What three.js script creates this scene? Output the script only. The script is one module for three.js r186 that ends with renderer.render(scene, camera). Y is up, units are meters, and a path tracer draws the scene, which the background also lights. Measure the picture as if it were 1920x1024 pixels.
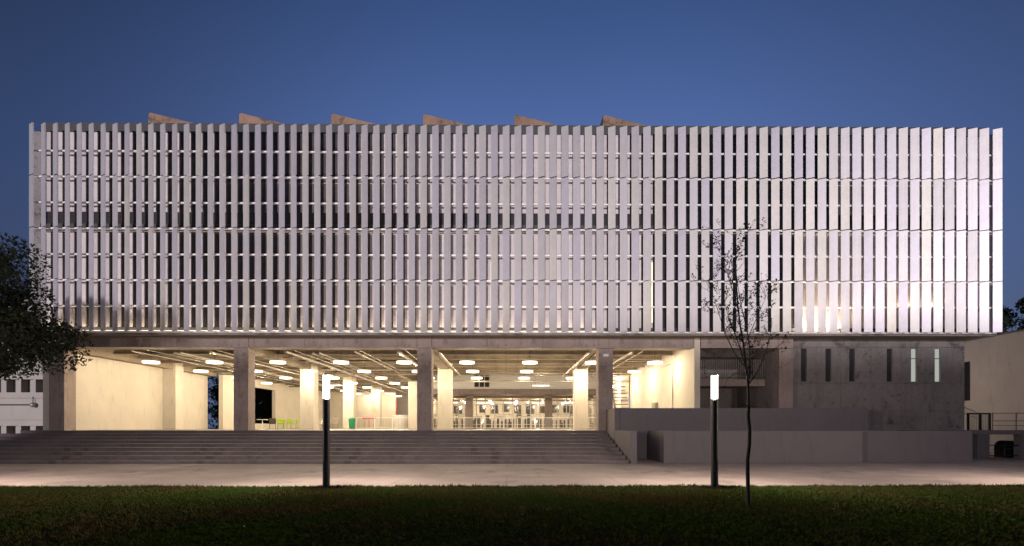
import * as THREE from 'three';
import { mergeGeometries } from 'three/addons/utils/BufferGeometryUtils.js';
import { RoundedBoxGeometry } from 'three/addons/geometries/RoundedBoxGeometry.js';
import { RectAreaLightUniformsLib } from 'three/addons/lights/RectAreaLightUniformsLib.js';
import { ImprovedNoise } from 'three/addons/math/ImprovedNoise.js';

// ------------------------------------------------------------------ camera, sky, sun, exposure
const scene = new THREE.Scene();
const EYE = 1.7, YAW = THREE.MathUtils.degToRad(0.57);
const camera = new THREE.PerspectiveCamera(2 * THREE.MathUtils.radToDeg(Math.atan(0.512)), 1920 / 1024, 0.1, 900);
camera.position.set(0, EYE, 0);
camera.rotation.y = -YAW;
camera.setViewOffset(1920, 1024, 0, -288, 1920, 1024);      // a rising-front lens: verticals stay parallel
camera.updateProjectionMatrix();

const SUN_AZ = THREE.MathUtils.degToRad(6), SUN_EL = THREE.MathUtils.degToRad(6);
const sunDir = new THREE.Vector3(-Math.sin(SUN_AZ) * Math.cos(SUN_EL), Math.sin(SUN_EL), Math.cos(SUN_AZ) * Math.cos(SUN_EL));
{
  const W = 512, H = 256, d = new Float32Array(W * H * 4), s = THREE.MathUtils.smoothstep;
  for (let j = 0; j < H; j++) for (let i = 0; i < W; i++) {
    const el = ((j + 0.5) / H - 0.5) * 180, az = ((i + 0.5) / W) * 360;      // az 90 is -z in three's equirect layout
    const up = s(el, 12, 47), low = 1 - s(el, 2, 24);
    const turn = ((az - 95 + 540) % 360) - 180, side = 1 - (turn < 0 ? 0.7 : 0.6) * s(Math.abs(turn), 6, 54);
    const c = [0.098 - 0.078 * up + 0.012 * low, 0.165 - 0.118 * up - 0.01 * low, 0.40 - 0.265 * up - 0.12 * low];
    const k = (j * W + i) * 4;
    for (let n = 0; n < 3; n++) d[k + n] = 1.32 * c[n] * side;
    d[k + 3] = 1;
  }
  const t = new THREE.DataTexture(d, W, H, THREE.RGBAFormat, THREE.FloatType);
  t.mapping = THREE.EquirectangularReflectionMapping; t.magFilter = t.minFilter = THREE.LinearFilter; t.needsUpdate = true;
  scene.background = t; scene.environment = t;
}
const sun = new THREE.DirectionalLight(new THREE.Color(1, 0.91, 0.93), 2.55);
sun.position.copy(sunDir).multiplyScalar(120); sun.target.position.set(0, 8, -30);
sun.position.add(sun.target.position);
sun.castShadow = true; sun.shadow.radius = 5; sun.shadow.mapSize.set(2048, 2048);
Object.assign(sun.shadow.camera, { left: -60, right: 60, top: 40, bottom: -40, near: 1, far: 320 });
scene.add(sun, sun.target);
const renderer = new THREE.WebGLRenderer({ antialias: true });
renderer.setSize(1024, 546);
renderer.toneMapping = THREE.LinearToneMapping;
renderer.toneMappingExposure = 1;
renderer.shadowMap.enabled = true;

const PENDANT = 20, LAMP = 50;            // strengths of the hall pendants and of the post lamps
const WARM = new THREE.Color(1, 0.80, 0.54), POSTC = new THREE.Color(1, 0.82, 0.68);

// ------------------------------------------------------------------ helpers
let seed = 20240611;
const rnd = () => { seed = (seed * 1664525 + 1013904223) >>> 0; return seed / 4294967296; };
const rr = (a, b) => a + (b - a) * rnd();
const used = new Map();
function numbered(n) { const k = used.get(n) ?? 0; used.set(n, k + 1); return k ? `${n}_${String(k).padStart(3, '0')}` : n; }
function tag(o, label, category, group, kind) {
  if (label) o.userData.label = label;
  if (category) o.userData.category = category;
  if (group) o.userData.group = group;
  if (kind) o.userData.kind = kind;
  return o;
}
function thing(name, label, category, [x, y, z] = [0, 0, 0], turn = 0, group) {
  const o = new THREE.Group(); o.name = numbered(name); o.position.set(x, y, z); o.rotation.y = turn;
  scene.add(o); return tag(o, label, category, group);
}
function add(name, geo, mat, parent = scene) {
  const m = new THREE.Mesh(geo, mat); m.name = parent === scene ? numbered(name) : name;
  m.castShadow = m.receiveShadow = true; parent.add(m); return m;
}
function struct(name, geo, mat) { const m = add(name, geo, mat); m.userData.kind = 'structure'; return m; }
// uv in metres, projected along the main direction of every face
function metres(g) {
  if (g.index) g = g.toNonIndexed();
  const p = g.attributes.position, uv = new Float32Array(p.count * 2), a = new THREE.Vector3(), b = new THREE.Vector3(), c = new THREE.Vector3();
  for (let i = 0; i < p.count; i += 3) {
    a.fromBufferAttribute(p, i); b.fromBufferAttribute(p, i + 1); c.fromBufferAttribute(p, i + 2);
    const n = b.clone().sub(a).cross(c.clone().sub(a)), x = Math.abs(n.x), y = Math.abs(n.y), z = Math.abs(n.z);
    [a, b, c].forEach((v, k) => {
      const q = y >= x && y >= z ? [v.x, v.z] : x >= z ? [v.z, v.y] : [v.x, v.y];
      uv[(i + k) * 2] = q[0]; uv[(i + k) * 2 + 1] = q[1];
    });
  }
  g.setAttribute('uv', new THREE.BufferAttribute(uv, 2));
  for (const k of Object.keys(g.attributes)) if (!['position', 'normal', 'uv'].includes(k)) g.deleteAttribute(k);
  return g;
}
const merge = (list) => mergeGeometries(list.map((g) => metres(g)));
function bx(x0, x1, y0, y1, z0, z1) {
  const g = new THREE.BoxGeometry(x1 - x0, y1 - y0, z1 - z0); g.translate((x0 + x1) / 2, (y0 + y1) / 2, (z0 + z1) / 2); return metres(g);
}
function rb(x0, x1, y0, y1, z0, z1, r = 0.02) {
  const g = new RoundedBoxGeometry(x1 - x0, y1 - y0, z1 - z0, 1, r); g.translate((x0 + x1) / 2, (y0 + y1) / 2, (z0 + z1) / 2); return metres(g);
}
// D counts metres in front of the camera, z = -D
const bD = (x0, x1, y0, y1, D0, D1) => bx(x0, x1, y0, y1, -D1, -D0);
const rD = (x0, x1, y0, y1, D0, D1, r) => rb(x0, x1, y0, y1, -D1, -D0, r);
function bar(a, b, r, seg = 6, r2 = r) {
  const A = new THREE.Vector3(...a), B = new THREE.Vector3(...b), L = A.distanceTo(B);
  const g = new THREE.CylinderGeometry(r2, r, L, seg, 1); g.translate(0, L / 2, 0);
  g.applyQuaternion(new THREE.Quaternion().setFromUnitVectors(new THREE.Vector3(0, 1, 0), B.sub(A).normalize()));
  g.translate(...a); return g;
}
function at(x, y, D) {          // the point of the plane z = -D that the photograph shows at x, y
  const a = (x - 960) / 1000, t = D / (Math.cos(YAW) - a * Math.sin(YAW));
  return [t * (Math.sin(YAW) + a * Math.cos(YAW)), EYE + t * (800 - y) / 1000];
}
const X = (x, D) => at(x, 800, D)[0];

// ------------------------------------------------------------------ materials
const noise = new ImprovedNoise();
function fbm(x, y, z, oct, per) {       // tiling noise: blends the borders
  let v = 0, a = 0.5, f = 1;
  for (let o = 0; o < oct; o++) {
    const fx = x * f * per, fy = y * f * per, P = per * f, u = x, w = y, q = z + o * 7.3;
    v += a * (noise.noise(fx, fy, q) * (1 - u) * (1 - w) + noise.noise(fx - P, fy, q) * u * (1 - w) + noise.noise(fx, fy - P, q) * (1 - u) * w + noise.noise(fx - P, fy - P, q) * u * w);
    a *= 0.55; f *= 2;
  }
  return v;
}
function tex(size, fn, srgb, repeat) {
  const d = new Uint8Array(size * size * 4);
  for (let j = 0; j < size; j++) for (let i = 0; i < size; i++) {
    const c = fn(i / size, j / size), k = (j * size + i) * 4;
    for (let n = 0; n < 3; n++) d[k + n] = Math.max(0, Math.min(255, 255 * (c.length ? c[n] : c)));
    d[k + 3] = 255;
  }
  const t = new THREE.DataTexture(d, size, size);
  t.wrapS = t.wrapT = THREE.RepeatWrapping; t.magFilter = THREE.LinearFilter; t.minFilter = THREE.LinearMipmapLinearFilter; t.generateMipmaps = true;
  if (srgb) t.colorSpace = THREE.SRGBColorSpace;
  t.repeat.set(repeat, repeat); t.needsUpdate = true; return t;
}
const clamp = THREE.MathUtils.clamp;
// cast concrete: cloudy tone, small pits and darker blotches
const pits = [...Array(260)].map(() => [rnd(), rnd(), rr(0.0012, 0.0045), rr(0.2, 0.7)]);
const pitGrid = new Map();
pits.forEach((p) => { const k = Math.floor(p[0] * 32) + ',' + Math.floor(p[1] * 32); for (let a = -1; a < 2; a++) for (let b = -1; b < 2; b++) { const q = ((Math.floor(p[0] * 32) + a + 32) % 32) + ',' + ((Math.floor(p[1] * 32) + b + 32) % 32); (pitGrid.get(q) ?? pitGrid.set(q, []).get(q)).push(p); } });
const concreteTone = (u, v, blot) => {
  let t = 0.86 + 0.20 * fbm(u, v, 1.5, 5, 4) + 0.10 * fbm(u, v, 9.1, 3, 40);
  const b = fbm(u, v, 4.2, 5, 9); if (b > 0.12) t -= blot * clamp((b - 0.12) * 5, 0, 1);
  for (const [x, y, r, k] of pitGrid.get(Math.floor(u * 32) + ',' + Math.floor(v * 32)) ?? []) { const e = Math.hypot(u - x, v - y) / r; if (e < 1) t -= 0.35 * k * Math.min(1, (1 - e) * 3); }
  return clamp(t, 0.15, 1);
};
const streak = (u, v) => 0.16 * clamp(fbm(u, v * 0.12, 17.3, 4, 28) * 3, 0, 1) * clamp(0.5 + 2 * fbm(u, v, 21.1, 2, 3), 0, 1);
const speck = (u, v) => { const m = clamp(0.35 + 2.2 * fbm(u, v, 31.4, 3, 4), 0, 1), h = fbm(u, v, 14.8, 4, 30); return h > 0.12 ? 0.5 * m * clamp((h - 0.12) * 9, 0, 1) : 0; };
const toneA = tex(512, (u, v) => concreteTone(u, v, 0.10) - streak(u, v) - 0.35 * speck(u, v), true, 0.2);
const toneB = tex(512, (u, v) => concreteTone(u, v, 0.24) - 0.75 * speck(u, v) - streak(u, v), true, 0.15);
const bumpC = tex(512, (u, v) => 0.5 + 0.5 * fbm(u, v, 3.3, 5, 24) - 0.3 * (1 - concreteTone(u, v, 0)), false, 0.35);
const paveT = tex(512, (u, v) => { const t = 0.86 + 0.22 * fbm(u, v, 2.2, 5, 5) + 0.16 * fbm(u, v, 6.6, 3, 60); const s = fbm(u, v, 12.4, 4, 7); return t - (s > 0.16 ? 0.18 * clamp((s - 0.16) * 6, 0, 1) : 0); }, true, 0.15);
const metalT = tex(512, (u, v) => 0.93 + 0.05 * fbm(u, 0.3, 5.5, 4, 30) + 0.07 * fbm(u, v, 8.5, 4, 5) - 0.05 * clamp(fbm(u, v * 0.1, 2.7, 4, 26) * 3.2 - 0.2, 0, 1) * clamp(0.4 + 2.4 * fbm(u, v, 11.7, 3, 3), 0, 1), true, 0.5);
const plasterT = tex(512, (u, v) => 0.92 + 0.07 * fbm(u, v, 6.1, 5, 4) + 0.05 * fbm(u, v, 18.1, 3, 50) - 0.08 * clamp(fbm(u, v * 0.12, 23.3, 4, 22) * 2.5 - 0.25, 0, 1), true, 0.2);
const grassT = tex(512, (u, v) => { const g = 0.62 + 0.5 * fbm(u, v, 2.9, 5, 8), y = clamp(0.5 + 1.4 * fbm(u, v, 7.7, 4, 5), 0, 1); return [g * (0.75 + 0.25 * y), g, g * (0.62 - 0.18 * y)]; }, true, 0.4);
const barkT = tex(256, (u, v) => 0.72 + 0.5 * fbm(u, v * 0.3, 1.9, 5, 14), true, 3);

const mat = (r, g, b, o = {}) => new THREE.MeshPhysicalMaterial({ color: new THREE.Color().setRGB(r, g, b), roughness: 0.85, ...o });
const M = {
  concrete: mat(0.46, 0.37, 0.345, { map: toneA, bumpMap: bumpC, bumpScale: 0.006 }),
  concreteDark: mat(0.34, 0.31, 0.315, { map: toneB, bumpMap: bumpC, bumpScale: 0.008 }),
  plaster: mat(0.76, 0.70, 0.60, { map: plasterT }),
  joist: mat(0.38, 0.31, 0.23, { map: toneA }),
  pale: mat(0.62, 0.58, 0.5, { map: toneA }),
  stair: mat(0.205, 0.168, 0.172, { map: paveT, roughness: 0.6, bumpMap: bumpC, bumpScale: 0.003 }),
  guard: mat(0.165, 0.148, 0.168, { map: plasterT, roughness: 0.7 }),
  plaza: mat(0.45, 0.365, 0.325, { map: paveT, roughness: 0.75, bumpMap: bumpC, bumpScale: 0.004 }),
  plazaB: mat(0.42, 0.345, 0.31, { map: paveT, roughness: 0.78, bumpMap: bumpC, bumpScale: 0.004 }),
  plazaC: mat(0.47, 0.38, 0.34, { map: paveT, roughness: 0.72, bumpMap: bumpC, bumpScale: 0.004 }),
  floor: mat(0.42, 0.37, 0.32, { map: paveT, roughness: 0.45 }),
  lawn: mat(0.048, 0.054, 0.017, { map: grassT, roughness: 1, specularIntensity: 0 }),
  rail: mat(0.85, 0.83, 0.82, { roughness: 0.4 }),
  slat: mat(0.60, 0.55, 0.57, { map: metalT, roughness: 0.6 }),
  slatLight: mat(0.70, 0.64, 0.65, { map: metalT, roughness: 0.6 }),
  glassDark: mat(0.045, 0.042, 0.045, { roughness: 0.12 }),
  frameDark: mat(0.05, 0.048, 0.052, { roughness: 0.6 }),
  railGrey: mat(0.11, 0.105, 0.105, { roughness: 0.5 }),
  black: mat(0.012, 0.012, 0.014, { roughness: 0.45 }),
  steel: mat(0.3, 0.27, 0.23, { roughness: 0.4, metalness: 0.5 }),
  galv: mat(0.33, 0.30, 0.26, { roughness: 0.45, metalness: 0.6 }),
  white: mat(0.82, 0.8, 0.76, { roughness: 0.6 }),
  brick: mat(0.46, 0.29, 0.20, { map: toneB, bumpMap: bumpC, bumpScale: 0.01 }),
  beige: mat(0.48, 0.44, 0.41, { map: plasterT }),
  roof: mat(0.12, 0.11, 0.11),
  red: mat(0.6, 0.03, 0.03, { roughness: 0.5 }),
  lime: mat(0.36, 0.5, 0.04, { roughness: 0.5 }),
  green: mat(0.02, 0.28, 0.13, { roughness: 0.5 }),
  wicker: mat(0.07, 0.055, 0.045),
  pane: new THREE.MeshPhysicalMaterial({ color: 0xffffff, transmission: 1, thickness: 0, roughness: 0.03, ior: 1.5 }),
  bark: mat(0.05, 0.042, 0.038, { map: barkT, bumpMap: barkT, bumpScale: 0.004 }),
};
const glow = (c, k) => new THREE.MeshStandardMaterial({ color: 0x000000, emissive: c, emissiveIntensity: k, roughness: 0.6 });
const GL = { strip: glow(new THREE.Color(1, 0.85, 0.66), 2), pendant: glow(new THREE.Color(1, 0.86, 0.62), 2.6), post: glow(new THREE.Color(1, 0.93, 0.84), 3.2), tube: glow(new THREE.Color(1, 0.92, 0.78), 3.5), win: glow(new THREE.Color(1, 0.86, 0.60), 1.5), winCool: glow(new THREE.Color(0.8, 0.86, 0.76), 0.5) };
const shifted = (t, i) => { const c = t.clone(); c.offset.set(i * 0.37, i * 0.23); c.needsUpdate = true; return c; };
const finMats = [0, 1, 2, 3, 4, 5].map((i) => mat(0.73 + 0.02 * ((i * 7) % 5 - 2), 0.70 + 0.02 * ((i * 7) % 5 - 2), 0.72 + 0.018 * ((i * 3) % 5 - 2), { map: shifted(metalT, i), metalness: 0.45, roughness: 0.48 + 0.02 * (i % 3) }));

// ------------------------------------------------------------------ ground
const EDGE = 14.85;
{
  const g = new THREE.PlaneGeometry(900, 900, 1, 1); g.rotateX(-Math.PI / 2);
  struct('lawn', metres(g), M.lawn);
  const pv = struct('pavement', bD(-95, 95, -0.3, 0.004, EDGE, 80), M.roof);
  const tones = [M.plaza, M.plazaB, M.plazaC];
  for (let r = 0; r < 3; r++) for (let k = -10; k < 10; k++) {
    const D0 = EDGE + r * 3.15, x0 = k * 3.4 + (r % 2) * 1.1;
    add('paving_slab', rD(x0 + 0.005, x0 + 3.395, -0.05, 0.016 + rr(-0.002, 0.002), D0 + (r ? 0.005 : 0), D0 + 3.145, 0.006), tones[Math.floor(rnd() * 3)], pv);
  }
  add('paving_field', bD(-95, -33, -0.05, 0.012, EDGE, 24.3), M.plaza, pv); add('paving_field', bD(36, 95, -0.05, 0.012, EDGE, 24.3), M.plaza, pv);
  add('paving_field', bD(-95, 95, -0.05, 0.012, 24.305, 79), M.plaza, pv);
  struct('podium', bD(-27.4, 26.1, -0.2, 1.485, 30.8, 80), M.floor);
}

// ------------------------------------------------------------------ the building
const B = thing('library_building', 'long concrete building with four tiers of pale vertical louvres above a lit open hall', 'building', [0, 0, -30]);
const part = (name, g, m, parent = B) => { g.translate(0, 0, parent === B ? 30 : 0); return add(name, g, m, parent); };
const XL = -25.7, XR = 27.15, SLABY = 6.72;
// --- louvres
{
  const D = 29, W = 0.403, TH = THREE.MathUtils.degToRad(28), rowH = 2.81, y0 = 6.87, t0 = X(465, 28.9), pitch = (X(1855, 28.9) - t0) / 63;
  const s = new THREE.Shape(), f = 0.055, th = 0.012, h = W / 2;
  [[-h, 0], [h, 0], [h, f], [h - th, f], [h - th, th], [-h + th, th], [-h + th, f], [-h, f]].forEach(([a, b], i) => (i ? s.lineTo(a, b) : s.moveTo(a, b)));
  const fin = new THREE.ExtrudeGeometry(s, { depth: rowH - 0.055, bevelEnabled: false }); fin.rotateX(-Math.PI / 2);
  const finG = metres(fin), hidden = [], tips = [];
  for (let i = -18; i <= 64; i++) tips.push(i === 64 ? X(1880, 28.9) : t0 + pitch * i);
  tips.forEach((tip, k) => {
    const cx = tip - (W / 2) * Math.cos(TH);
    for (let r = 0; r < 4; r++) {
      const turn = -TH + rr(-0.024, 0.024), y = y0 + r * rowH + rr(-0.006, 0.006);
      if (k < 8) { const g = finG.clone(); g.rotateY(turn); g.translate(cx, y, -D + 30); hidden.push(g); continue; }
      const m = add('louvre_panel', finG, finMats[Math.floor(rnd() * finMats.length)], B);
      m.position.set(cx, y, -D + 30); m.rotation.y = turn;
    }
  });
  add('louvre_panel', mergeGeometries(hidden), finMats[1], B).userData.kind = 'stuff';
  // rails that carry the louvres
  for (let r = 0; r < 8; r++) part('louvre_rail', rD(XL, XR - 0.03, y0 + r * rowH / 2 - 0.045, y0 + r * rowH / 2 + 0.045, 29.22, 29.32, 0.015), M.rail);
  // the wall behind: slats before the gaps, glass between them
  const tiers = [[7.19, 12.46], [13.56, 17.95]], Db = 29.66;
  const lit = new Set([20, 47, 48, 49, 50, 57, 59, 34]);
  tips.forEach((tip, k) => {
    const i = k - 18, pc = tip + (pitch - W * Math.cos(TH)) / 2, w = 0.36;
    if (i === 64) return;
    tiers.forEach(([ya, yb], t) => {
      const bright = lit.has(i) && t === 0, thin = bright && i < 40, glassOnly = i >= 35 && i <= 49, right = i >= 50;
      const a0 = pc - w / 2, a1 = pc + w / 2, b1 = pc + pitch - w / 2, slat = rnd() < 0.5 ? M.slat : M.slatLight;
      if (right || (bright && !thin)) {
        part('wall_panel', rD(a0, a1 - 0.004, ya, yb, Db, Db + 0.06, 0.012), slat);
        part('wall_panel', rD(a1 + 0.004, b1 - 0.008, ya, yb, Db + 0.01, Db + 0.06, 0.012), M.slatLight);
        return;
      }
      part('window_pane', bD(a1, b1, ya, yb, Db + 0.06, Db + 0.1), M.glassDark);
      if (glassOnly) part('window_pane', bD(a0, a1, ya, yb, Db + 0.03, Db + 0.06), M.glassDark);
      else part('wall_panel', rD(a0, a1, ya, yb, Db, Db + 0.06, 0.012), slat);
      if (thin) part('lit_window', bD(a1 - 0.06, a1 - 0.005, ya + 0.3, yb - 1.6, Db - 0.03, Db - 0.002), GL.win);
    });
  });
  part('end_frame', rD(26.85, 27.3, 6.9, 18.0, 29.45, 29.7, 0.015), M.slat);
  part('window_band', bD(XL, 26.9, 12.9, 13.56, Db + 0.05, Db + 0.1), M.glassDark);
  part('floor_edge', bD(XL, 26.9, 12.46, 12.9, Db - 0.02, Db + 0.1), M.frameDark);
  part('floor_edge', rD(XL, 26.9, 12.44, 12.5, Db - 0.12, Db - 0.02, 0.01), M.rail);
  part('parapet', bD(XL, 26.9, 17.95, 18.05, Db - 0.05, Db + 0.1), M.frameDark);
  part('parapet', bD(XL, 26.9, 18.05, 18.5, Db + 0.04, Db + 0.3), M.frameDark);
  part('floor_edge', bD(XL, 26.9, 6.85, 7.19, Db - 0.02, Db + 0.1), M.frameDark);
}
// --- light strips at the foot of the cavity between louvres and wall
RectAreaLightUniformsLib.init();
for (const [a, b, y, k] of [[-26, -18.3, 6.97, 30], [-18.1, -10.4, 6.97, 30], [-10.2, -2.5, 6.97, 30], [-2.3, 5.4, 6.97, 24], [16.1, 18.5, 7.0, 420], [22.0, 22.5, 8.3, 110], [23.4, 23.9, 8.3, 110]]) {
  part('light_strip', bD(a, b, y - 0.015, y + 0.015, 29.44, 29.5), GL.strip);
  const l = new THREE.RectAreaLight(WARM, k, b - a, 0.06);
  l.position.set((a + b) / 2, y + 0.02, 0.53); l.rotation.set(Math.PI / 2, 0, 0); B.add(l);
}
// --- upper storeys behind the glass, with a court left open in the middle
part('upper_storeys', merge([bD(XL - 0.5, 27.6, 6.9, 18.05, 29.8, 46), bD(XL - 0.5, -9, 6.9, 18.05, 46, 76), bD(10.7, 26.9, 6.9, 18.05, 46, 76)]), M.concreteDark);
// --- sawtooth roof lights
for (const tx of [-21, -15.7, -10.3, -4.9, 0.47, 5.72]) {
  const s = new THREE.Shape(); s.moveTo(-0.06, 18.06); s.lineTo(0, 20.08); s.lineTo(0.12, 20.1); s.lineTo(4.6, 19.02); s.lineTo(4.6, 18.06);
  const g = new THREE.ExtrudeGeometry(s, { depth: 9, bevelEnabled: true, bevelSize: 0.02, bevelThickness: 0.02, bevelSegments: 1 });
  g.translate(tx, 0, -40.5); part('roof_light', metres(g), M.brick);
}
// --- slab edge, front beams in blocks, columns
part('slab_edge', rD(XL - 0.05, XR + 0.02, SLABY, 6.85, 29.35, 29.8, 0.015), M.concreteDark);
part('slab', bD(XL, 26.9, SLABY + 0.003, 6.9, 29.8, 46), M.joist);
part('slab', bD(XL, -9, SLABY + 0.003, 6.9, 46, 76), M.joist);
part('slab', bD(10.7, 26.9, SLABY + 0.003, 6.9, 46, 76), M.joist);
const CX = [-25.2, -14.94, -4.65, 5.6, 15.87], FD = 30.15, cw = 0.41;
for (const x of CX) part('column', rD(x - cw, x + cw, x > 15 ? 0 : 1.4, 6.12, FD - 0.03, FD + 0.8, 0.02), M.concrete);
for (const x of CX) part('column_head', rD(x - cw, x + cw, 6.13, SLABY, FD - 0.035, FD + 0.8, 0.02), M.concrete);
{
  const cuts = [[-24.79, -15.35, 3], [-14.53, -5.06, 3], [-4.24, 5.19, 3], [6.01, 10.62, 2], [11.02, 15.46, 1]];
  for (const [a, b, n] of cuts) for (let k = 0; k < n; k++) part('beam_block', rD(a + 0.006 + (b - a) * k / n, a - 0.006 + (b - a) * (k + 1) / n, 6.16, SLABY, FD, FD + 0.75, 0.012), M.concrete);
  // second and third rows of columns, cross beams, joists, ceiling pipes
  for (const x of [-25.2, -14.94, -4.65, 5.6]) {
    part('hall_column', rD(x - 0.52, x + 0.52, 1.485, SLABY, 40.0, 41.0, 0.03), M.plaster);
    part('cross_beam', bD(x - 0.32, x + 0.32, 6.0, SLABY, FD + 0.8, 40), M.joist);
    part('cross_beam', bD(x - 0.32, x + 0.32, 6.0, SLABY, 41, 46), M.joist);
  }
  for (const x of [-25.2, -14.94]) {
    part('hall_column', rD(x - 0.5, x + 0.5, 1.485, SLABY, 50.4, 51.4, 0.03), M.plaster);
    part('hall_column', rD(x - 0.5, x + 0.5, 1.485, SLABY, 60.8, 61.8, 0.03), M.plaster);
  }
  for (let D = 31.7; D < 45.5; D += 2.3) for (const [a, b] of [[-24.85, -15.3], [-14.6, -5.0], [-4.3, 5.25], [5.95, 10.6]]) part('joist', bD(a, b, 6.34, SLABY, D + 0.02, D + 0.2), M.joist), part('joist_flange', bD(a, b, 6.28, 6.338, D - 0.06, D + 0.28), M.joist);
  for (let D = 47.2; D < 71; D += 2.3) part('joist', bD(-24.2, -9.41, 6.34, SLABY, D, D + 0.2), M.joist), part('joist_flange', bD(-24.2, -9.41, 6.28, 6.338, D - 0.08, D + 0.28), M.joist);
  part('edge_beam', bD(-8.99, 10.6, 6.25, SLABY, 45.6, 46), M.joist);
  part('edge_beam', bD(-9.4, -9.0, 6.1, SLABY, 46, 72), M.joist);
  for (const [x, y, r] of [[-21.8, 6.1, 0.05], [-20.9, 6.16, 0.03], [-17.3, 6.05, 0.07], [-16.9, 6.15, 0.03], [-12.9, 6.08, 0.09], [-12.4, 6.15, 0.03], [-8.9, 6.1, 0.05], [-8.6, 6.16, 0.03], [-6.3, 6.05, 0.1], [-5.9, 6.15, 0.03], [-3.9, 6.0, 0.07], [4.8, 6.02, 0.06], [7.4, 6.08, 0.08], [8.0, 6.14, 0.03]])
    part('ceiling_pipe', metres(bar([x, y, -31.2], [x + rr(-0.2, 0.2), y, x < -9.5 ? -71 : -45.8], r, 8)), M.galv);
  for (const [D, a, b, y, r] of [[33.0, -24, -15.4, 6.18, 0.03], [34.5, -14.4, -5.2, 6.15, 0.04], [37.2, -14.4, -5.2, 6.2, 0.05], [41.5, -24, -5.2, 6.1, 0.06], [44.6, -24, 10.4, 6.05, 0.06], [45.2, -9, 10.4, 5.55, 0.05], [49.5, -24, -9.6, 6.1, 0.05], [54, -24, -9.6, 6.1, 0.05], [59, -24, -9.6, 6.1, 0.06], [36.3, 6.1, 10.5, 6.15, 0.04]])
    part('ceiling_pipe', metres(bar([a, y, -D], [b, y, -D], r, 8)), M.galv);
  const trays = [];
  for (const x of [-19.3, -11.2]) { for (const dx of [-0.2, 0.2]) trays.push(bD(x + dx - 0.015, x + dx + 0.015, 5.98, 6.07, 31.4, 70)); for (let D = 31.6; D < 70; D += 0.6) trays.push(bD(x - 0.19, x + 0.19, 5.99, 6.01, D, D + 0.04)); }
  part('cable_tray', mergeGeometries(trays), M.galv);
}
// --- hall walls
part('side_wall', bD(10.65, 10.98, 1.4, SLABY, FD + 0.02, 46), M.plaster);
{
  const c = part('wall_pipe', merge([bar([10.6, 5.75, -34], [10.6, 3.0, -34], 0.03), bar([10.6, 5.75, -33.5], [10.6, 5.75, -36.5], 0.03), rD(10.56, 10.64, 2.7, 2.95, 33.92, 34.08, 0.01)]), M.galv);
  part('wall_cabinet', rD(10.4, 10.64, 2.4, 3.4, 37.4, 38.2, 0.02), M.galv);
  const st = []; for (let k = 0; k < 12; k++) st.push(bD(9.0, 10.2, 1.6 + k * 0.32, 1.66 + k * 0.32, 43.0 + k * 0.25, 43.3 + k * 0.25)); st.push(bar([9, 1.7, -43], [9, 5.6, -46.0], 0.06));
  part('stair_flight', merge(st), M.frameDark);
}
part('side_wall', merge([bD(-26.0, -25.65, 1.4, SLABY, FD, 46), bD(-24.7, -24.35, 1.4, SLABY, 46, 49), bD(-24.7, -24.35, 1.4, SLABY, 56.4, 76), bD(-24.7, -24.35, 5.5, SLABY, 49, 56.4), bD(-24.7, -24.35, 1.4, 2.0, 49, 56.4)]), M.plaster);
for (let k = 0; k < 9; k++) part('back_wall_panel', rD(-24.3 + k * 1.04, -24.3 + (k + 1) * 1.04 - 0.015, 1.485, SLABY, 72, 72.12, 0.01), M.plaster);
part('door_post', bD(-14.93, -14.83, 1.485, 5.6, 71.9, 72.0), M.red);
part('back_wall', bD(-17.5, -9.1, 1.4, SLABY, 76, 76.3), M.beige);
part('side_wall', bD(-9.35, -9.02, 1.4, 6.09, 58.31, 76.3), M.beige);
part('upper_wall', bD(-9.3, 10.7, 12.0, 18.05, 58.0, 58.3), M.white);
part('door', bD(-13.2, -12.7, 1.485, 4.6, 75.9, 76), M.black);
part('pier', rD(-9.4, -8.5, 1.485, 6.1, 51, 52.2, 0.02), M.plaster);
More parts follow.
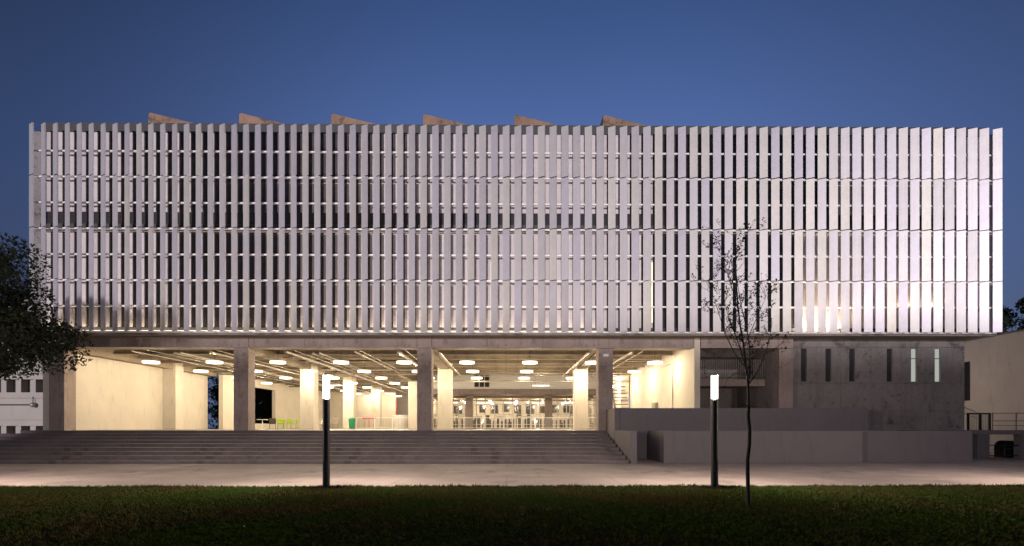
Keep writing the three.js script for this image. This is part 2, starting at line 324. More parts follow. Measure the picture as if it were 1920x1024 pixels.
// --- the far wing across the court
{
  part('far_wall', bD(-9, 10.7, 5.77, 12, 58, 58.3), M.white);
  part('far_slab', rD(-9, 10.7, 5.2, 5.76, 57.6, 61.2, 0.02), M.concrete);
  part('far_ceiling', bD(-9, 10.7, 5.0, 5.5, 61.21, 69), M.joist);
  part('court_wall', bD(9.9, 10.6, 1.485, 6.6, 46.1, 61), M.plaster);
  part('far_side_wall', merge([bD(10.3, 10.7, 1.4, 5.76, 61.22, 69), bD(-9, -8.7, 1.4, 5.76, 61.22, 69)]), M.plaster);
  part('far_room_wall', bD(-9, 10.7, 1.485, 4.99, 68.6, 69), M.plaster);
  for (const x of [-6.4, -4.2, 4.7]) part('far_column', rD(x - 0.4, x + 0.4, 1.485, 5.2, 59.4, 60.2, 0.02), M.concrete);
  for (let k = 0; k < 18; k++) {
    const x = -8.6 + k * 1.03;
    part('window_pane', bD(x + 0.05, x + 0.98, 1.55, 4.9, 61.0, 61.02), M.pane);
    part('mullion', rD(x - 0.05, x + 0.05, 1.485, 5.0, 60.9, 61.1, 0.01), M.white);
  }
  for (const y of [1.95, 3.1, 4.2]) part('transom', bD(-8.6, 9.9, y - 0.03, y + 0.03, 60.92, 61.08), M.white);
  const wf = part('court_window', rD(-3.6, -1.8, 5.9, 8.4, 57.9, 57.98, 0.02), M.white);
  for (let a = 0; a < 3; a++) for (let b = 0; b < 4; b++) { const g = bD(-3.5 + a * 0.57, -3.03 + a * 0.57, 6.0 + b * 0.6, 6.5 + b * 0.6, 57.86, 57.9); g.translate(0, 0, 30); add('pane', g, M.glassDark, wf); }
  part('far_pipe', merge([bar([-9, 4.85, -58.6], [9.9, 4.85, -58.6], 0.06), bar([-9, 4.6, -59], [9.9, 4.6, -59], 0.04)]), M.galv);
  for (let k = 0; k < 12; k++) part('room_window', rD(-8.4 + k * 1.55 + rr(0, 0.3), -7.5 + k * 1.55 + rr(0, 0.3), rr(3.3, 3.6), rr(4.3, 4.7), 68.5, 68.58, 0.01), M.glassDark);
  for (let k = 0; k < 40; k++) part('screen_slat', rD(-8.5 + k * 0.46, -8.36 + k * 0.46 + rr(0, 0.1), 1.485, rr(2.3, 2.7), 62.4, 62.5, 0.01), M.black);
  for (let k = 0; k < 6; k++) part('room_table', rD(-7.8 + k * 3 + rr(0, 0.5), -6.2 + k * 3 + rr(0, 0.5), 2.75, 2.95, 63.2, 64, 0.03), M.white);
  // furniture behind the glass: dark cupboards and shelves that break the light room
  for (let k = 0; k < 14; k++) part('room_shelf', rD(-8 + k * 1.3 + rr(0, 0.5), -7.5 + k * 1.3 + rr(0, 0.6), 1.485, rr(2.2, 4.4), 64 + (k % 3), 64.5 + (k % 3), 0.02), k % 2 ? M.wicker : M.black);
}
// --- right part: balcony bay, slit-window wall, corner
{
  const yB = 4.1;
  part('side_wall', bD(15.46, 15.8, 0.1, SLABY, FD + 0.78, 36), M.concreteDark);
  part('recess_wall', bD(10.98, 15.46, 0.1, SLABY, 35.6, 36), M.concreteDark);
  part('balcony_slab', rD(11.0, 15.45, yB, yB + 0.42, 31.6, 33.4, 0.02), M.concrete);
  part('recess_beam', bD(11.0, 15.45, 6.0, SLABY, 33.0, 33.4), M.concreteDark);
  const r = part('balcony_railing', merge([bD(11.02, 15.44, 5.68, 5.71, 31.64, 31.7), bD(11.02, 15.44, 4.6, 4.63, 31.64, 31.7)]), M.frameDark);
  for (let k = 0; k < 34; k++) { const g = bD(11.08 + k * 0.13, 11.105 + k * 0.13, 4.53, 5.68, 31.655, 31.685); g.translate(0, 0, 30); add('baluster', g, M.galv, r); }
  part('brace', merge([bar([11.05, 6.1, -31.2], [12.3, 4.9, -32.6], 0.03), bar([11.05, 5.9, -31.2], [12.3, 4.7, -32.6], 0.03)]), M.galv);
  // wall in formwork panels, each with its slit
  const D = FD + 0.3, slits = [1507.5, 1553.5, 1598, 1668.5, 1714, 1758.5].map((x) => X(x, D)), x0 = 16.29, x1 = 25.25;
  const cuts = [x0, ...slits.slice(1).map((s, i) => (s + slits[i]) / 2), x1];
  slits.forEach((sx, i) => {
    const a = cuts[i] + 0.005, b = cuts[i + 1] - 0.005, s = new THREE.Shape();
    s.moveTo(a, 4.2); s.lineTo(b, 4.2); s.lineTo(b, 6.25); s.lineTo(a, 6.25);
    const h = new THREE.Path(); h.moveTo(sx - 0.165, 4.29); h.lineTo(sx + 0.165, 4.29); h.lineTo(sx + 0.165, 6.18); h.lineTo(sx - 0.165, 6.18); s.holes.push(h);
    const g = new THREE.ExtrudeGeometry(s, { depth: 0.34, bevelEnabled: true, bevelSize: 0.006, bevelThickness: 0.006, bevelOffset: -0.006, bevelSegments: 1 }); g.translate(0, 0, -D - 0.35);
    part('concrete_panel', metres(g), M.concreteDark);
    part(i > 3 ? 'lit_window' : 'slit_window', bD(sx - 0.165, sx + 0.165, 4.29, 6.18, D + 0.12, D + 0.16), i > 3 ? GL.winCool : M.glassDark);
    if (i > 3) part('window_bar', bD(sx - 0.165, sx + 0.165, 5.6, 5.64, D + 0.08, D + 0.115), M.frameDark);
    part('concrete_panel', rD(a, b, 1.9 + (i % 3) * 0.35, 4.19, D + (i % 2) * 0.006, D + 0.34, 0.006), M.concreteDark);
    part('concrete_panel', rD(a, b, 0, 1.89 + (i % 3) * 0.35, D + 0.003, D + 0.34, 0.006), M.concreteDark);
  });
  part('top_band', rD(x0, 26.4, 6.26, SLABY, D - 0.003, D + 0.34, 0.01), M.concreteDark);
  part('corner_pier', rD(25.26, 26.4, 0, 6.25, D + 0.03, D + 0.8, 0.02), M.concreteDark);
  part('side_wall', bD(26.1, 26.4, 0, SLABY, D + 0.8, 76), M.concreteDark);
  part('inner_wall', bD(16.3, 25.8, 0, SLABY, D + 0.4, D + 0.6), M.concreteDark);
}

// ------------------------------------------------------------------ stairs and walls in front
{
  const S = thing('staircase', 'wide dark stone staircase of nine steps before the lit hall', 'stairs', [0, 0, -30]);
  for (let i = 0; i < 9; i++) {
    const D = 24.3 + 0.722 * i, xl = -27.2 - (8 - i) * 0.8, list = [];
    for (let x = xl; x < 5.6;) { const b = Math.min(5.6, x + rr(3, 6)); const dz = rr(-0.006, 0.006), dy = rr(-0.004, 0.003); list.push(rD(x + 0.003, b - 0.003, i ? 0.165 * i - 0.02 : 0.0, 0.165 * (i + 1) + dy, D + dz, i === 8 ? 30.79 : D + 0.8, 0.012)); x = b; }
    const g = mergeGeometries(list); g.translate(0, 0, 30); add('step', g, M.stair, S);
  }
  const c = thing('stair_wall', 'low stepped side wall closing the right end of the stairs', 'wall', [5.64, 0, -27]);
  const low = rb(0, 0.29, 0, 1.5, -0.75, 2.8, 0.015); add('wall_block', low, M.guard, c);
  add('wall_block', rb(0.002, 0.292, 0, 2.67, -3.1, -0.82, 0.015), M.guard, c);
  const a = thing('planter_wall', 'tall plain mauve wall behind the planter, right of the stairs', 'wall', [12.5, 0, -27.9]);
  add('wall_block', rb(-6.56, 6.5, 0, 2.67, -0.3, 0.08, 0.015), M.guard, a);
  const p = thing('planter', 'long low mauve planter block standing in front of the tall plain wall', 'planter', [12.8, 0, -24.7]);
  add('planter_side', rb(-5.5, 3.8, 0, 1.5, -0.28, 0, 0.015), M.guard, p);
  add('planter_end', rb(-5.5, -5.22, 0, 1.498, -2.8, -0.285, 0.015), M.guard, p);
  add('soil', bx(-5.2, 3.8, 1.2, 1.34, -2.79, -0.29), M.roof, p);
  const q = thing('planter', 'darkest low wall block at the right, under the slit-window wall', 'planter', [19.7, 0, -25.3]);
  add('planter_side', rb(-3.08, 2.6, 0, 1.5, -0.28, 0, 0.015), M.guard, q);
  add('planter_end', rb(2.31, 2.6, 0, 1.498, -4.6, -0.285, 0.015), M.guard, q);
  add('soil', bx(-3.08, 2.3, 1.2, 1.34, -4.6, -0.29), M.roof, q);
}

// ------------------------------------------------------------------ pendant lamps in the hall
{
  const drum = new THREE.CylinderGeometry(0.47, 0.47, 0.12, 24), capG = new THREE.CylinderGeometry(0.475, 0.475, 0.02, 24), cordG = new THREE.CylinderGeometry(0.012, 0.012, 0.85, 5);
  const rows = [33.4, 38.8, 44.1, 49.4, 54.7, 60, 65.3, 70.4], ord = ['front', 'second', 'third', 'fourth', 'fifth', 'sixth', 'seventh', 'rearmost'];
  const cols = ['leftmost', 'second', 'third', 'fourth', 'fifth', 'sixth', 'seventh', 'eighth', 'rightmost'];
  for (let k = -1; k < 8; k++) rows.forEach((D, r) => {
    if ((k > 2 && r > 2) || (k === -1 && r > 3)) return;
    const x = -18.2 + 3.93 * k;
    const t = thing('pendant_lamp', `${cols[k + 1]} round pendant lamp from the left in the ${ord[r]} row of the hall`, 'lamp', [x, 5.7, -D], 0, 'round pendant lamps hanging in the lit hall');
    add('diffuser', drum, GL.pendant, t);
    const c = add('cap', capG, M.white, t); c.position.y = 0.075;
    const w = add('cord', cordG, M.black, t); w.position.y = 0.51;
    const l = new THREE.PointLight(WARM, PENDANT); l.position.set(0, -0.24, 0); l.castShadow = true; l.shadow.radius = 8; t.add(l);
  });
  for (const [x, lab] of [[-15.2, 'in the left bay'], [3.0, 'in the middle bay before the court'], [9.4, 'in the right bay before the side wall']]) {
    const t = thing('tube_lamp', `thin bright tube lamp hanging low ${lab}`, 'lamp', [x, 5.3, -46.8], 0, 'straight tube lamps at the back of the hall');
    add('tube', rb(-0.75, 0.75, -0.04, 0.04, -0.04, 0.04, 0.03), GL.tube, t);
    add('hanger', merge([bar([-0.5, 0.04, 0], [-0.5, 1.4, 0], 0.01), bar([0.5, 0.04, 0], [0.5, 1.4, 0], 0.01)]), M.galv, t);
    const l = new THREE.PointLight(WARM, 30); l.position.set(0, -0.2, 0); l.castShadow = true; l.shadow.radius = 5; t.add(l);
  }
  const places = ['beside the left far column', 'left of centre', 'in the centre', 'right of centre', 'beside the right far column'];
  for (let k = 0; k < 5; k++) {
    const t = thing('room_lamp', `thin ceiling tube behind the far glazing, ${places[k]}`, 'lamp', [-6.4 + k * 3.4, 4.55, -63.5 - (k % 2) * 1.5], 0, 'ceiling tubes in the room across the court');
    add('tube', rb(-0.7, 0.7, -0.04, 0.04, -0.06, 0.06, 0.03), GL.tube, t);
    add('hanger', bar([0, 0.04, 0], [0, 0.45, 0], 0.01), M.galv, t);
    const l = new THREE.PointLight(WARM, 26); l.position.set(0, -0.2, 0); l.castShadow = true; l.shadow.radius = 5; t.add(l);
  }
}

// ------------------------------------------------------------------ post lamps
{
  const R = 0.098;
  const post = new THREE.LatheGeometry([[0, 0], [0.17, 0], [0.17, 0.02], [R + 0.01, 0.03], [R, 0.05], [R, 2.46], [R - 0.012, 2.47], [0, 2.47]].map((p) => new THREE.Vector2(...p)), 28);
  const seg = new THREE.CylinderGeometry(R - 0.004, R - 0.004, 0.32, 28, 1, false);
  const cone = new THREE.LatheGeometry([[0, 0], [R, 0], [R - 0.005, 0.012], [0.03, 0.06], [0, 0.062]].map((p) => new THREE.Vector2(...p)), 28);
  for (const [x, lab] of [[-15.77, 'left of the picture edge'], [-4.99, 'standing before the broad stairs'], [5.79, 'standing before the plain mauve wall'], [16.57, 'beyond the right picture edge']]) {
    const t = thing('post_lamp', `black cylindrical post lamp with white glowing head, ${lab}`, 'street lamp', [x, 0, -14.8], 0, 'post lamps along the lawn edge');
    add('post', post, M.black, t);
    add('hatch', rb(-0.05, 0.05, 0.45, 0.75, R - 0.004, R + 0.004, 0.003), M.frameDark, t);
    for (const y of [0.9, 2.44]) add('seam_ring', new THREE.TorusGeometry(R + 0.001, 0.004, 5, 28).rotateX(Math.PI / 2).translate(0, y, 0), M.frameDark, t);
    for (const y of [2.635, 2.957]) {
      const h = add('lamp_head', seg, GL.post, t); h.position.y = y;
      const l = new THREE.PointLight(POSTC, LAMP); l.position.y = y; l.castShadow = true; l.shadow.radius = 3; t.add(l);
    }
    const c = add('cap', cone, M.galv, t); c.position.y = 3.118;
  }
}

// ------------------------------------------------------------------ hall furniture, railing
{
  const R = thing('court_railing', 'pale steel railing with thin bars along the court edge behind the hall', 'railing', [0, 1.485, -52]);
  add('handrail', merge([bx(-14.6, 9.8, 1.05, 1.1, -0.025, 0.025), bx(-14.6, 9.8, 0.08, 0.12, -0.02, 0.02)]), M.white, R);
  const bars = []; for (let x = -14.6; x < 9.8; x += 0.145) bars.push(bx(x, x + 0.022, 0.12, 1.05, -0.011, 0.011));
  const bb = bars.map((g) => { const m = add('bar', g, M.steel, R); return m; });
  for (let x = -14.6; x < 9.9; x += 1.74) add('post', bx(x - 0.03, x + 0.03, 0, 1.05, -0.03, 0.03), M.white, R);
  const chair = (label, m, x, D, turn, grp) => {
    const t = thing('chair', label, 'chair', [x, 1.485, -D], turn, grp);
    add('seat', rb(-0.26, 0.26, 0.42, 0.47, -0.25, 0.25, 0.02), m, t);
    const b = rb(-0.25, 0.25, 0.46, 0.92, -0.025, 0.025, 0.02); b.rotateX(-0.18); b.translate(0, 0.0, -0.16); add('backrest', b, m, t);
    for (const sx of [-1, 1]) for (const sz of [-1, 1]) add('leg', bar([sx * 0.24, 0, sz * 0.24], [sx * 0.2, 0.43, sz * 0.2], 0.016), m, t);
    for (const sx of [-1, 1]) add('armrest', rb(sx * 0.27 - 0.025, sx * 0.27 + 0.025, 0.62, 0.66, -0.24, 0.2, 0.015), m, t);
    return t;
  };
  const cf = (x, D) => X(x, D);
  chair('dark woven armchair beside the lime chairs', M.wicker, cf(511, 44), 44, 0.4);
  chair('leftmost lime green chair in front of the white column', M.lime, cf(526, 45), 45, 0.5, 'lime green chairs in the hall');
  chair('middle lime green chair in front of the white column', M.lime, cf(538, 45.6), 45.6, -0.4, 'lime green chairs in the hall');
  chair('rightmost lime green chair close to the white column', M.lime, cf(551, 45), 45, -0.9, 'lime green chairs in the hall');
  chair('white chair left of the post lamp, left one of its pair', M.white, cf(590, 45), 45, 0.7, 'white chairs in the hall');
  chair('white chair left of the post lamp, nearest to its post', M.white, cf(600, 46), 46, -0.7, 'white chairs in the hall');
  chair('grey chair alone right of the post lamp', M.galv, cf(628, 46), 46, 0.2);
  const table = (label, m, x, D, h) => { const t = thing('table', label, 'table', [x, 1.485, -D]); const tp = new THREE.CylinderGeometry(0.45, 0.45, 0.04, 20); tp.translate(0, h, 0); add('tabletop', tp, m, t); add('stem', bar([0, 0.03, 0], [0, h, 0], 0.035, 10), m, t); const f = new THREE.CylinderGeometry(0.22, 0.25, 0.03, 16); f.translate(0, 0.015, 0); add('foot', f, m, t); return t; };
  table('small lime table among the lime chairs', M.lime, cf(532, 44), 44, 0.72);
  table('small white table before the dark opening', M.white, cf(492, 45), 45, 0.8);
  {
    const t = thing('recycling_bin', 'green bin standing left of the court railing', 'bin', [cf(660, 47), 1.485, -47]);
    const g = new THREE.LatheGeometry([[0, 0], [0.24, 0], [0.3, 0.85], [0.31, 0.87], [0.24, 0.98], [0, 1.02]].map((p) => new THREE.Vector2(...p)), 20); add('body', g, M.green, t);
    add('lid', new THREE.TorusGeometry(0.3, 0.02, 6, 20).rotateX(Math.PI / 2).translate(0, 0.86, 0), M.green, t);
  }
  {
    const t = thing('red_bench', 'red high table behind the court railing', 'table', [cf(692, 55), 1.485, -55]);
    add('top', rb(-0.65, 0.65, 1.0, 1.2, -0.3, 0.3, 0.03), M.red, t);
    for (const sx of [-0.5, 0, 0.5]) add('leg', bar([sx, 0, 0], [sx, 1.0, 0], 0.03), M.red, t);
  }
  {
    const t = thing('counter', 'white round counter behind the court railing', 'counter', [cf(752, 54), 1.485, -54]);
    const g = new THREE.CylinderGeometry(0.8, 0.68, 1.25, 28); g.translate(0, 0.625, 0); add('body', g, M.white, t);
    const h = new THREE.CylinderGeometry(0.86, 0.86, 0.12, 28); h.translate(0, 1.32, 0); add('top', h, M.white, t);
  }
  {
    const t = thing('wall_light', 'small white fitting high on the third front column', 'lamp', [5.6, 5.72, -FD + 0.035]);
    add('housing', rb(-0.15, 0.15, -0.07, 0.07, 0, 0.12, 0.02), M.white, t); add('bracket', rb(-0.05, 0.05, 0.07, 0.14, 0, 0.05, 0.01), M.galv, t);
  }
}

// ------------------------------------------------------------------ right background: side building, walkway
{
  const N = thing('side_building', 'plain beige building side running back at the far right', 'building', [32, 0, -40]);
  add('wall', metres(new THREE.BoxGeometry(12, 7.64, 44).translate(6, 3.82, 0)), M.beige, N);
  add('roof_edge', rb(-0.06, 12, 7.645, 7.75, -22, 22, 0.02), M.roof, N);
  add('door', rb(-0.05, 0.02, 3.5, 6.2, 1.9, 3.5, 0.01), M.black, N);
  const wl = thing('wall_lamp', 'wall lamp in the passage behind the right corner of the long building', 'lamp', [26.4, 4.4, -36.5]);
  add('bracket', rb(0.003, 0.12, -0.06, 0.06, -0.06, 0.06, 0.01), M.black, wl);
  add('globe', new THREE.SphereGeometry(0.14, 16, 12).translate(0.26, 0, 0), GL.post, wl);
  const wlight = new THREE.PointLight(POSTC, 27); wlight.position.set(0.26, 0, 0); wlight.castShadow = true; wlight.shadow.radius = 5; wl.add(wlight);
  const W = thing('walkway', 'raised dark concrete walkway with an opening beneath, at the right edge', 'walkway', [27, 0, -27.6]);
  add('deck', rb(-2.6, 4.98, 1.28, 1.5, -3.0, 0, 0.02), M.guard, W);
  add('pier', rb(-2.4, -1.75, 0, 1.275, -0.5, -0.02, 0.02), M.guard, W);
  add('pier', rb(-0.05, 4.98, 0, 1.275, -0.5, -0.02, 0.02), M.guard, W);
  add('guard_bar', merge([bar([-1.78, 0.72, -0.2], [-0.02, 0.72, -0.2], 0.03), bar([-1.78, 0.18, -0.2], [-0.02, 0.18, -0.2], 0.03)]), M.black, W);
  const rl = thing('walkway_railing', 'grey railing with thin bars along the raised walkway', 'railing', [27, 1.5, -27.7]);
  for (const y of [0.9, 0.5, 0.25]) add('rail', rb(-1.55, 4.9, y - 0.015, y + 0.015, -0.015, 0.015, 0.006), M.railGrey, rl);
  for (let k = 0; k < 6; k++) add('post', rb(-1.55 + k * 1.25, -1.51 + k * 1.25, 0, 0.92, -0.02, 0.02, 0.008), M.railGrey, rl);
  const g = thing('stair_gate', 'black barred gate panel beside the building corner', 'gate', [26.7, 1.5, -30.2]);
  add('frame', merge([bx(-0.4, 0.95, 0.9, 0.98, -0.03, 0.03), bx(-0.4, -0.3, 0, 0.9, -0.03, 0.03), bx(0.3, 0.42, 0, 0.9, -0.03, 0.03), bx(0.85, 0.95, 0, 0.9, -0.03, 0.03)]), M.black, g);
  for (let k = 0; k < 9; k++) add('bar', bx(-0.27 + k * 0.13, -0.25 + k * 0.13, 0, 0.9, -0.012, 0.012), M.galv, g);
  const h = thing('stair_handrail', 'slanting metal handrail descending past the dark door', 'handrail', [27.5, 1.5, -32]);
  add('rail', merge([bar([-1.1, 1.9, 0], [1.2, 0.95, 0], 0.025), bar([-1.1, 1.5, 0], [1.2, 0.6, 0], 0.02), bar([1.2, 0, 0], [1.2, 0.97, 0], 0.025)]), M.galv, h);
  add('post', bar([-0.9, 0, 0], [-0.9, 1.8, 0], 0.025), M.galv, h);
  const b = thing('arched_bin', 'black round-topped bin in the opening under the walkway', 'bin', [27.4, 0, -29.3]);
  const s = new THREE.Shape(); s.moveTo(-0.36, 0); s.lineTo(0.36, 0); s.lineTo(0.36, 0.55); s.absarc(0, 0.55, 0.36, 0, Math.PI, false); s.closePath(); 
  const e = new THREE.ExtrudeGeometry(s, { depth: 0.6, bevelSize: 0.02, bevelThickness: 0.02, bevelSegments: 1 }); add('body', metres(e), M.black, b);
  add('rim', rb(-0.4, 0.4, 0.5, 0.56, 0.58, 0.66, 0.01), M.frameDark, b);
}

// ------------------------------------------------------------------ left building
{
  const L = thing('left_building', 'pinkish beige concrete building with rows of small deep windows at the left edge', 'building', [-36, 0, -37]);
  const pw = 1.0, x0 = -14, x1 = 5.0, bays = 18;
  const cols = { wall: [] };
  const rows = [[1.05, 1.75], [4.05, 4.95], [7.1, 7.95]];
  const s = new THREE.Shape(); s.moveTo(x0, -0.1); s.lineTo(x1, -0.1); s.lineTo(x1, 10.5); s.lineTo(x0, 10.5);
  const holes = [];
  for (const [ya, yb] of rows) for (let k = 0; k < bays; k++) { const a = x0 + 0.6 + k * pw, b = a + 0.86; const h = new THREE.Path(); h.moveTo(a, ya); h.lineTo(b, ya); h.lineTo(b, yb); h.lineTo(a, yb); s.holes.push(h); holes.push([a, b, ya, yb]); }
  const g = new THREE.ExtrudeGeometry(s, { depth: 0.7, bevelEnabled: false }); g.translate(0, 0, -0.7); add('wall', metres(g), M.beige, L);
  add('back_wall', bx(x0, x1, 0, 10.5, -14, -0.75), M.roof, L);
  for (const [a, b, ya, yb] of holes) add('window', rb(a, a + 0.45, ya, yb, -0.62, -0.55, 0.01), M.glassDark, L), add('reveal', rb(a + 0.45, b, ya, yb, -0.6, -0.2, 0.01), M.beige, L);
  for (const y of [2.15, 3.65, 5.3, 6.75, 8.3]) add('ledge', rb(x0, x1, y, y + 0.16, 0.002, 0.1, 0.02), M.beige, L);
  for (let k = 0; k <= bays; k += 1) add('rib', bx(x0 + 0.5 + k * pw, x0 + 0.56 + k * pw, 5.46, 6.75, 0.002, 0.035), M.beige, L);
  const p = thing('wall_bracket_lamp', 'thin dark pipe with a round fitting on the left building wall', 'pipe', [-33.2, 3.2, -36.9]);
  add('pipe', merge([bar([-6, 0, 0.05], [0.9, 0, 0.05], 0.04), bar([0.75, 0, 0.05], [0.75, 0.55, 0.05], 0.025)]), M.frameDark, p);
  add('fitting', new THREE.SphereGeometry(0.17, 12, 8).translate(0.8, -0.02, 0.12), M.galv, p);
}

// ------------------------------------------------------------------ trees
function leafGeo(list) {
  const pos = new Float32Array(list.length * 18), n = new Float32Array(list.length * 18), uv = new Float32Array(list.length * 12);
  const u = new THREE.Vector3(), v = new THREE.Vector3(), w = new THREE.Vector3();
  list.forEach(([x, y, z, s], i) => {
    u.set(rr(-1, 1), rr(-1, 1), rr(-1, 1)).normalize(); v.set(rr(-1, 1), rr(-1, 1), rr(-1, 1)).cross(u).normalize(); w.crossVectors(u, v);
    const P = (a, b, c) => [x + (u.x * a + v.x * b + w.x * c) * s, y + (u.y * a + v.y * b + w.y * c) * s, z + (u.z * a + v.z * b + w.z * c) * s];
    [P(-1, 0, 0), P(0, -0.45, 0.12), P(1, 0, 0), P(-1, 0, 0), P(1, 0, 0), P(0, 0.45, 0.12)].forEach((q, k) => { pos.set(q, i * 18 + k * 3); n.set([w.x, w.y, w.z], i * 18 + k * 3); uv.set([k % 2, k / 6], i * 12 + k * 2); });
  });
  const g = new THREE.BufferGeometry(); g.setAttribute('position', new THREE.BufferAttribute(pos, 3)); g.setAttribute('normal', new THREE.BufferAttribute(n, 3)); g.setAttribute('uv', new THREE.BufferAttribute(uv, 2)); return g;
}
const leafMat = (r, g, b) => new THREE.MeshPhysicalMaterial({ color: new THREE.Color().setRGB(r, g, b), roughness: 0.9, specularIntensity: 0.25, side: THREE.DoubleSide });
function tubeOf(points, r0, r1, seg = 7) {
  const list = []; for (let i = 0; i + 1 < points.length; i++) { const a = r0 + (r1 - r0) * i / (points.length - 1), b = r0 + (r1 - r0) * (i + 1) / (points.length - 1); list.push(bar(points[i], points[i + 1], a, seg, b)); }
  return merge(list);
}
{ // the young tree on the lawn
  const D = 11.3, bx0 = X(1404, D), T = thing('young_tree', 'slender young tree with sparse small leaves on the lawn', 'tree', [bx0, 0, -D]);
  const P = (x, y, dz = 0) => { const [a, b] = at(x, y, D); return [a - bx0, Math.max(b, -0.05), dz]; };
  const stem = [P(1404, 956), P(1403, 925), P(1402, 890), P(1401, 862, 0.02), P(1404, 835, 0.03), P(1405, 805, 0.02), P(1403, 780), P(1404, 765)];
  add('trunk', tubeOf(stem, 0.044, 0.034, 10), M.bark, T);
  const leaves = [], twigs = [];
  const limb = (pts, r0, r1) => { add('branch', tubeOf(pts, r0, r1, 6), M.bark, T); return pts; };
  const limbs = [
    limb([P(1404, 765), P(1403, 740, 0.02), P(1401, 715, 0.04), P(1397, 680, 0.02), P(1394, 645), P(1389, 610, -0.03), P(1384, 570, -0.02), P(1381, 530), P(1379, 490, 0.02), P(1377, 445, 0.03)], 0.032, 0.006),
    limb([P(1401, 715, 0.04), P(1392, 690, 0.15), P(1379, 655, 0.22), P(1367, 625, 0.25), P(1358, 600, 0.22), P(1352, 570, 0.2)], 0.018, 0.004),
    limb([P(1402, 720, 0.04), P(1410, 690, -0.1), P(1414, 650, -0.2), P(1408, 610, -0.22), P(1400, 570, -0.25), P(1393, 530, -0.25), P(1388, 505, -0.2)], 0.018, 0.004),
    limb([P(1404, 720, 0.03), P(1418, 695, 0.1), P(1428, 665, 0.16), P(1434, 640, 0.2), P(1438, 610, 0.22), P(1430, 560, 0.2)], 0.014, 0.003),
    limb([P(1398, 690, 0.0), P(1385, 660, -0.2), P(1372, 620, -0.35), P(1362, 580, -0.4), P(1350, 540, -0.42), P(1338, 520, -0.4)], 0.013, 0.003),
    limb([P(1396, 650), P(1404, 615, 0.2), P(1414, 585, 0.3), P(1420, 568, 0.34)], 0.01, 0.003),
    limb([P(1386, 590), P(1372, 560, 0.15), P(1360, 530, 0.2), P(1352, 505, 0.2)], 0.01, 0.003),
    limb([P(1382, 545), P(1371, 515, -0.12), P(1362, 480, -0.16), P(1358, 462, -0.16)], 0.008, 0.003),
    limb([P(1404, 764), P(1394, 758, 0.06), P(1380, 765, 0.12)], 0.012, 0.004),
    limb([P(1404, 762), P(1412, 762, 0.1), P(1418, 765, 0.14)], 0.008, 0.003),
    limb([P(1400, 705, 0.04), P(1378, 700, 0.1), P(1358, 712, 0.15), P(1350, 735, 0.18)], 0.008, 0.003),
  ];
  const grow = (p, dir, len, r, lev) => {
    let q = [...p], d = dir.clone(); const pts = [q]; const n = 3;
    for (let k = 0; k < n; k++) { d.add(new THREE.Vector3(rr(-0.35, 0.35), rr(-0.1, 0.35), rr(-0.35, 0.35))).normalize(); q = [q[0] + d.x * len / n, q[1] + d.y * len / n, q[2] + d.z * len / n]; pts.push(q); if (rnd() < 0.3) for (let m = 0; m < 2; m++) leaves.push([q[0] + rr(-0.03, 0.03), q[1] + rr(-0.03, 0.03), q[2] + rr(-0.03, 0.03), rr(0.016, 0.034)]); if (lev && rnd() < 0.7) grow(q, new THREE.Vector3(d.x + rr(-1, 1), d.y + rr(-0.3, 0.6), d.z + rr(-1, 1)).normalize(), len * 0.6, r * 0.6, lev - 1); }
    twigs.push(tubeOf(pts, r, r * 0.5, 4));
    if (rnd() < 0.22) for (let m = 0; m < 6; m++) leaves.push([q[0] + rr(-0.05, 0.05), q[1] + rr(-0.07, 0.07), q[2] + rr(-0.05, 0.05), rr(0.018, 0.038)]);
  };
  limbs.slice(0, 8).forEach((pts) => { for (let i = 2; i < pts.length; i++) { if (pts[i][1] < 2.5) continue; const c = i === pts.length - 1 ? 3 : 2 + (rnd() < 0.5); for (let k = 0; k < c; k++) grow(pts[i], new THREE.Vector3(rr(-1, 1), rr(0.0, 1), rr(-1, 1)).normalize(), rr(0.15, 0.4), 0.005, 2); } });
  add('twigs', mergeGeometries(twigs), M.bark, T).userData.kind = 'stuff';
  add('leaves', leafGeo(leaves), leafMat(0.03, 0.035, 0.03), T).userData.kind = 'stuff';
}
function bigTree(label, [x, z], h, rad, trunkR, n, ls, colour, squash = 0.8) {
  const T = thing('tree', label, 'tree', [x, 0, z]), cy = h - rad * squash, leaves = [], br = [];
  add('trunk', tubeOf([[0, -0.1, 0], [0.1, cy * 0.35, 0.05], [0, cy * 0.7, 0], [0.1, cy, 0]], trunkR, trunkR * 0.55, 10), M.bark, T);
  const clumps = [...Array(26)].map(() => { const a = rr(0, 6.283), b = rr(-0.8, 1), r = rad * Math.cbrt(rr(0.12, 1)); const c = Math.sqrt(1 - Math.min(b * b, 0.98)); return [Math.cos(a) * c * r, cy + b * r * squash, Math.sin(a) * c * r, rad * rr(0.2, 0.42)]; });
  for (const [cx, y, cz, cr] of clumps) {
    br.push(tubeOf([[0, cy * 0.72, 0], [cx * 0.5, cy * 0.72 + (y - cy * 0.72) * 0.6, cz * 0.5], [cx, y, cz]], trunkR * 0.3, trunkR * 0.06, 5));
    for (let k = 0; k < n / 26; k++) { const q = new THREE.Vector3(rr(-1, 1), rr(-1, 1), rr(-1, 1)).normalize().multiplyScalar(cr * Math.pow(rnd(), 0.45)); leaves.push([cx + q.x, y + q.y * 0.75, cz + q.z, ls * rr(0.6, 1.3)]); }
  }
  add('branches', mergeGeometries(br), M.bark, T);
  add('crown', leafGeo(leaves), leafMat(...colour), T);
  return T;
}
bigTree('dark leafy tree reaching into the left picture edge', [-22.6, -21], 9.0, 4.1, 0.25, 42000, 0.09, [0.014, 0.018, 0.011], 0.68);
bigTree('dark tree crown behind the beige side building, nearest the louvres', [61, -62], 16.3, 6.5, 0.4, 26000, 0.22, [0.02, 0.028, 0.016]);
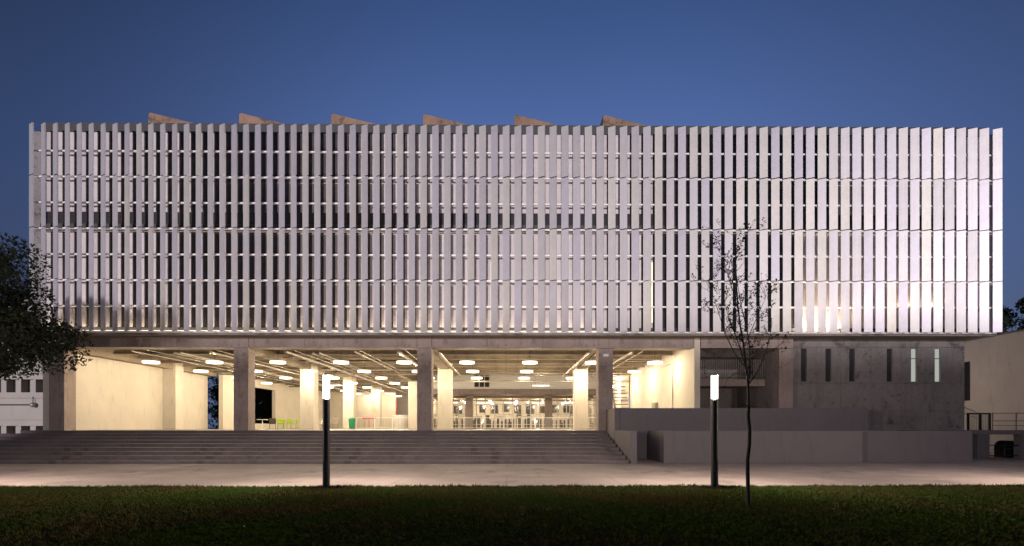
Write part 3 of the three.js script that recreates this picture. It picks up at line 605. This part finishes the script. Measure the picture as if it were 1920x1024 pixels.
bigTree('dark tree crown behind the beige side building, nearest the picture edge', [69, -64], 16.0, 7, 0.4, 26000, 0.22, [0.02, 0.028, 0.016]);

bigTree('dark low tree seen through the opening in the left hall wall, nearer one', [-33, -69], 9, 5.2, 0.3, 9000, 0.2, [0.02, 0.026, 0.015]);
bigTree('dark low tree seen through the opening in the left hall wall, farther one', [-38, -78], 10, 6, 0.3, 9000, 0.22, [0.02, 0.026, 0.015]);

// ------------------------------------------------------------------ grass on the lawn
{
  const blades = []; for (let k = 0; k < 6; k++) { const a = rr(0, 6.283), h = rr(0.5, 1), w = 0.10, lean = rr(0.1, 0.6), ox = rr(-0.5, 0.5), oz = rr(-0.5, 0.5), c = Math.cos(a), s = Math.sin(a); blades.push([[ox - w * c, 0, oz - w * s], [ox + w * c, 0, oz + w * s], [ox + lean * s, h, oz - lean * c]]); }
  const pos = new Float32Array(blades.flat(2)), g = new THREE.BufferGeometry(); g.setAttribute('position', new THREE.BufferAttribute(pos, 3)); g.computeVertexNormals();
  const n = 110000, m = new THREE.InstancedMesh(g, new THREE.MeshPhysicalMaterial({ color: 0xffffff, roughness: 1, specularIntensity: 0, side: THREE.DoubleSide }), n), o = new THREE.Object3D(), c = new THREE.Color();
  for (let i = 0; i < n; i++) {
    const D = i < 6000 ? EDGE - 0.12 + 0.2 * rnd() * (0.4 + clamp(0.6 + 2.5 * fbm((i / 6000), 0.3, 5.1, 4, 60), 0, 1.2)) : 6.5 + (EDGE - 6.5) * Math.sqrt(rnd()), x = i < 6000 ? (i / 3000 - 1) * 16 : rr(-1.06, 1.06) * D;
    const pat = fbm((x / 40 + 1) % 1, (D / 40) % 1, 3.1, 4, 14), s = 0.042 * rr(0.5, 1.5) * (1 + 1.1 * pat) * (i < 6000 ? rr(0.9, 2.1) : 1);
    o.position.set(x, -0.002, -D + (i < 6000 ? 0 : 0)); o.rotation.y = rr(0, 6.283); o.scale.set(s * 1.3, s, s * 1.3); o.updateMatrix(); m.setMatrixAt(i, o.matrix);
    const dry = clamp(0.35 + 2.4 * pat + rr(-0.25, 0.25), 0, 1); c.setRGB(0.056 + 0.05 * dry, 0.088 - 0.01 * dry, 0.02 + 0.012 * dry); m.setColorAt(i, c);
  }
  const litter = []; for (let i = 0; i < 420; i++) { const D = 8 + 6.7 * Math.sqrt(rnd()); litter.push([rr(-1, 1) * D, rr(0.03, 0.05), -D, rr(0.02, 0.045)]); }
  for (let i = 0; i < 60; i++) litter.push([rr(-15, 15), 0.03, -EDGE - Math.abs(rr(-0.5, 0.5)) - 0.02, rr(0.015, 0.035)]);
  const lt = add('leaf_litter', leafGeo(litter), leafMat(0.10, 0.06, 0.03)); tag(lt, 'small dry brown leaves scattered over the lawn', 'leaves', null, 'stuff');
  m.name = 'grass'; m.receiveShadow = true; m.castShadow = true; scene.add(tag(m, 'short mown grass blades on the dark lawn', 'grass', null, 'stuff'));
}

// ------------------------------------------------------------------ behind the camera: an unseen block added to keep low light off the ground
{
  const O = thing('added_shade_block', 'long unseen block added behind the viewer to shade the ground from the low sun', 'building', [0, 0, 50]);
  add('wall', bx(-36, 110, 0, 14.6, 0, 14), M.beige, O);
  add('roof_edge', bx(-36.2, 110.2, 14.605, 15.0, -0.2, 14.2), M.concrete, O);
  for (let k = 0; k < 28; k++) add('window', bx(-34 + k * 5, -31 + k * 5, 1, 3.4, -0.06, -0.01), M.glassDark, O);
}
renderer.render(scene, camera);
